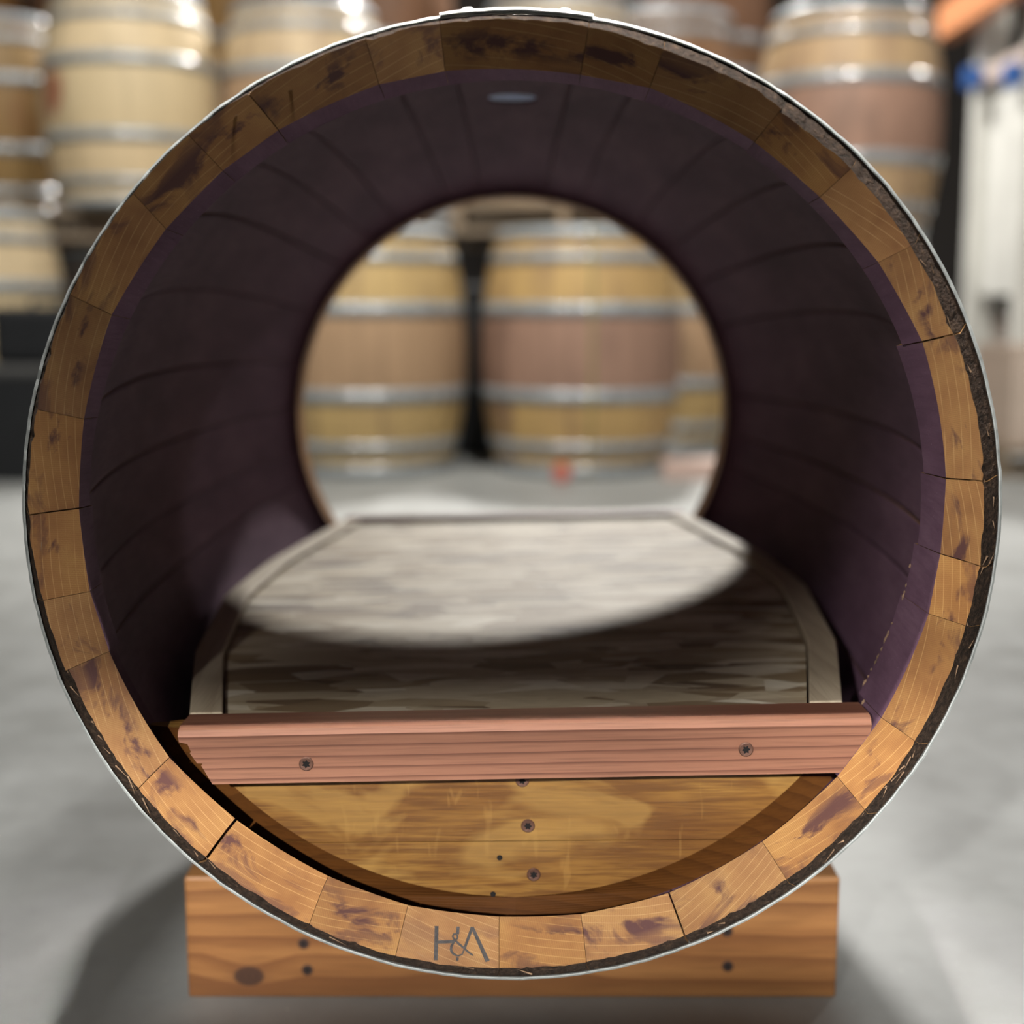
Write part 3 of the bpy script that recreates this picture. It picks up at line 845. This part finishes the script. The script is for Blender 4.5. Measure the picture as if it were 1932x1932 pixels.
# smear on the cream barrel
# pallets between the rows
M['pallet'] = m_plank('pallet_pine', (0.16, 0.12, 0.085), (0.22, 0.17, 0.12), (0.28, 0.22, 0.16), (0.11, 0.08, 0.05), 0, 0.5, 30, 2, 0.4, rough=0.8)
def pallet(x0, x1, y0, y1, z0, z1, label):
    t = thing('pallet', label, 'pallet', ((x0 + x1) / 2, (y0 + y1) / 2, z0), 'pallets')
    hx, hy, hh = (x1 - x0) / 2, (y1 - y0) / 2, z1 - z0
    tb = min(0.022, hh * 0.3)
    nb = 6
    wbd = 2 * hy / nb * 0.72
    bmesh_top = bm_mesh('deck_board', box_bm(-hx, hx, -wbd / 2, wbd / 2, 0, tb, 0.002), M['pallet'])
    for k in range(nb):
        yy = -hy + wbd / 2 + (2 * hy - wbd) * k / (nb - 1)
        link('deck_board', bmesh_top, t, (0, yy, hh - tb))
        if k in (0, nb - 1): link('deck_board', bmesh_top, t, (0, yy, 0))
    sg = bm_mesh('stringer', box_bm(-0.02, 0.02, -hy, hy, 0, hh - 2 * tb, 0.002), M['pallet'])
    for sx in (-hx + 0.02, 0, hx - 0.02): link('stringer', sg, t, (sx, 0, tb))
    return t
pallet(-2.60, -1.45, 3.87, 4.50, 0.0, 0.08, 'low pallet under the pale barrel behind the black tote')
pallet(-1.93, -0.52, 4.56, 5.33, 2 * BH, Z2 - BH, 'pallet between the lower barrels and the two big pale upper barrels at left')
pallet(-0.22, 0.58, 4.15, 5.27, 2 * BH, Z2 - BH, 'pallet on top of the two barrels seen through the pet bed')

# ------------------------------------------------------------------ odds and ends round the stacks
M['blackplastic'] = plain('black_plastic', (0.012, 0.013, 0.015), 0.45, spec=0.4)
M['greyplastic'] = plain('grey_plastic', (0.06, 0.06, 0.06), 0.5)
tote = thing('storage_tote', 'large black plastic tote on the floor at the left edge', 'box', (-1.90, 3.66, 0))
def taper_box(x, y, z, f):
    bm = box_bm(-x, x, -y, y, 0, z)
    for v in bm.verts:
        if v.co.z < 0.01: v.co.x *= f; v.co.y *= f
    bmesh.ops.bevel(bm, geom=[e for e in bm.edges if abs((e.verts[0].co - e.verts[1].co).z) > 0.1], offset=0.03, segments=3, affect='EDGES')
    return bm
link('tub', bm_mesh('tub', taper_box(0.50, 0.155, 0.335, 0.94), M['blackplastic']), tote)
link('lid', bm_mesh('lid', box_bm(-0.515, 0.515, -0.162, 0.162, 0.335, 0.375, 0.012), M['greyplastic']), tote)
case = thing('tool_case', 'small black case standing on the tote in front of the pale barrel', 'case', (-1.665 + 0.14, 3.66, 0.375))
link('case_shell', bm_mesh('case_shell', box_bm(-0.155, 0.155, -0.10, 0.10, 0, 0.185, 0.025, 3), M['blackplastic']), case)
bm = bmesh.new()
for a, b in (((-0.05, 0.183, 0), (-0.05, 0.205, 0)), ((0.05, 0.183, 0), (0.05, 0.205, 0))): pass
bm.free()
hv = []
hb = box_bm(-0.055, 0.055, -0.012, 0.012, 0.200, 0.212, 0.004)
link('handle', bm_mesh('handle', hb, M['greyplastic']), case)
for sx in (-1, 1): link('handle_post', bm_mesh('handle_post', box_bm(sx * 0.048 - 0.006, sx * 0.048 + 0.006, -0.01, 0.01, 0.183, 0.202), M['greyplastic']), case)
gap_bin = thing('gap_darkening_bin', 'black bin added to darken the gap behind the two barrels seen through the pet bed', 'box', (-0.14, 4.50, 0))  # added bin; hides lit floor and stands in for shade between the barrels
link('tub', bm_mesh('tub', taper_box(0.20, 0.20, 0.62, 0.92), M['blackplastic']), gap_bin)
link('lid', bm_mesh('lid', box_bm(-0.21, 0.21, -0.21, 0.21, 0.62, 0.645, 0.01), M['blackplastic']), gap_bin)
cap = link('bung', mesh('bung', *lathe([(0.0001, 0.030), (0.022, 0.030), (0.026, 0.026), (0.030, -0.026), (0.027, -0.030), (0.0001, -0.030)], 24, 'y'), plain('red_rubber', (0.50, 0.14, 0.10), 0.6)), None, (0.158, 3.545, 0.0302))
tag(cap, 'small red rubber bung on the floor at the foot of the strapped barrel', 'bung')
blk = link('timber_offcut', bm_mesh('timber_offcut', box_bm(-0.12, 0.12, -0.045, 0.045, 0, 0.062, 0.003), plain('pink_pine', (0.52, 0.38, 0.33), 0.7)), None, (0.615, 3.62, 0))
tag(blk, 'pale pinkish timber offcut lying on the floor right of the strapped barrel', 'wood block')
pl2 = pallet(1.60, 2.75, 3.62, 4.05, 0.0, 0.10, 'empty looking pallet on the floor at the right edge, under a carton')
ct = thing('carton', 'pale cardboard carton on the floor pallet at the right edge', 'box', (2.17, 3.84, 0.10))
M['card'] = plain('cardboard', (0.52, 0.42, 0.35), 0.8)
link('carton_body', bm_mesh('carton_body', box_bm(-0.52, 0.52, -0.19, 0.19, 0, 0.33, 0.004), M['card']), ct)
for sy in (-1, 1): link('flap', bm_mesh('flap', box_bm(-0.518, 0.518, min(sy * 0.002, sy * 0.188), max(sy * 0.002, sy * 0.188), 0.3305, 0.334), M['card']), ct)

# storage rack along the right
M['white'] = plain('white_paint', (0.66, 0.66, 0.62), 0.45, scale=4)
M['blue'] = plain('blue_paint', (0.03, 0.11, 0.36), 0.45)
M['beam'] = plain('orange_paint', (0.62, 0.26, 0.12), 0.45)
M['brace'] = plain('dusty_white_paint', (0.56, 0.46, 0.41), 0.55)
rack = thing('storage_rack', 'tall white storage rack with an orange beam and blue fittings at the right edge', 'rack', (2.30, 5.4, 0))
def upright(x, y, wx=0.06, h=3.2):
    u = link('upright', bm_mesh('upright', box_bm(-wx, wx, -0.045, 0.045, 0.012, h, 0.006), M['white']), rack, (x, y, 0))
    link('foot_plate', bm_mesh('foot_plate', box_bm(-wx - 0.02, wx + 0.02, -0.07, 0.07, 0, 0.012), M['blue']), u)
    return u
upright(0.03, 0.62, 0.075); upright(0.03, 0.0, 0.055)
link('side_panel', bm_mesh('side_panel', box_bm(0.0, 0.02, 0.05, 0.57, 0.62, 1.58, 0.004), M['white']), rack)
bz = 1.66
bb = box_bm(-0.03, 0.03, -0.045, 0.70, bz - 0.04, bz + 0.04, 0.006)
link('cross_rail', bm_mesh('cross_rail', bb, M['brace']), rack, (-0.01, 0, 0))
link('load_beam', bm_mesh('load_beam', box_bm(-0.045, 0.045, -1.2, 0.95, 1.90, 2.07, 0.008), M['beam']), rack, (-0.10, 0, 0))
link('load_beam', bm_mesh('load_beam', box_bm(-0.045, 0.045, -1.2, 0.95, 0.40, 0.52, 0.008), M['brace']), rack, (0.14, 0, 0))
for x, y, z in ((-0.075, 0.56, bz), (-0.06, 0.06, bz - 0.07), (-0.02, -0.07, 1.93)):
    link('beam_clip', bm_mesh('beam_clip', box_bm(x - 0.035, x + 0.035, y - 0.05, y + 0.05, z - 0.05, z + 0.05, 0.008), M['blue']), rack)

# added rig behind the camera; its leaves imitate an unseen person's shadow
wl = thing('added_masked_rig', 'added black lamp on a three-legged stand behind the camera, masked to imitate a shadow', 'lamp', (KEY.x, KEY.y, 0))
def rod(name, p, q, r, mat, parent):
    p, q = Vector(p), Vector(q); d = q - p
    vs, fs = lathe([(0.0001, 0), (r, 0), (r, d.length), (0.0001, d.length)], 12)
    o = link(name, mesh(name, vs, fs, mat), parent, p)
    o.rotation_euler = d.to_track_quat('Z', 'Y').to_euler()
    return o
rod('pole', (0, 0, 0.25), (0, -0.05, KEY.z - 0.12), 0.014, M['blackplastic'], wl)
for a in (0.5, 2.6, 4.7): rod('leg', (0, 0, 0.5), (0.45 * math.cos(a), 0.45 * math.sin(a), 0.0), 0.011, M['blackplastic'], wl)
ax_ = (KAIM - KEY).normalized()
rt = ax_.cross(Vector((0, 0, 1))).normalized(); up = rt.cross(ax_)
def loc_(u, v, t): return KEY + rt * u + up * v + ax_ * t - Vector((KEY.x, KEY.y, 0))
vs = [loc_(u, v, t) for t, k in ((-0.08, 0.6), (0.10, 1.0)) for u, v in ((-0.1 * k, -0.1 * k), (0.1 * k, -0.1 * k), (0.1 * k, 0.1 * k), (-0.1 * k, 0.1 * k))]
hs = link('housing', mesh('housing', vs, [(3, 2, 1, 0)] + [(i, (i + 1) % 4, 4 + (i + 1) % 4, 4 + i) for i in range(4)], M['blackplastic']), wl)
so = hs.modifiers.new('thickness', 'SOLIDIFY'); so.thickness = 0.004; so.offset = 1
def leaf(p, q, du, dv):
    e = []
    for P in (p, q):
        d = Vector((P[0], 0, AX + P[1])) - KEY
        e.append(KEY + d * (0.35 / d.dot(ax_)))
    m = (e[0] + e[1]) / 2; dr = (e[1] - e[0]).normalized()
    a, b = m - dr * 0.12, m + dr * 0.12
    hinge = [KEY + (rt * s * 0.1 + up * dv * 0.103 if dv else up * s * 0.1 + rt * du * 0.103) + ax_ * 0.105 for s in (-1, 1)]
    base = Vector((KEY.x, KEY.y, 0))
    o = link('shadow_mask_leaf', mesh('shadow_mask_leaf', [x - base for x in (a, b, hinge[1], hinge[0])], [(0, 1, 2, 3)], M['blackplastic']), wl)
    s2 = o.modifiers.new('thickness', 'SOLIDIFY'); s2.thickness = 0.002; s2.offset = 0
leaf((-0.3, -0.108), (0.3, -0.100), 0, 1)
leaf((-0.45, -0.365), (0.3, -0.320), 0, -1)
leaf((-0.322, -0.5), (-0.322, 0.0), -1, 0)
leaf((0.330, -0.5), (0.330, 0.0), 1, 0)
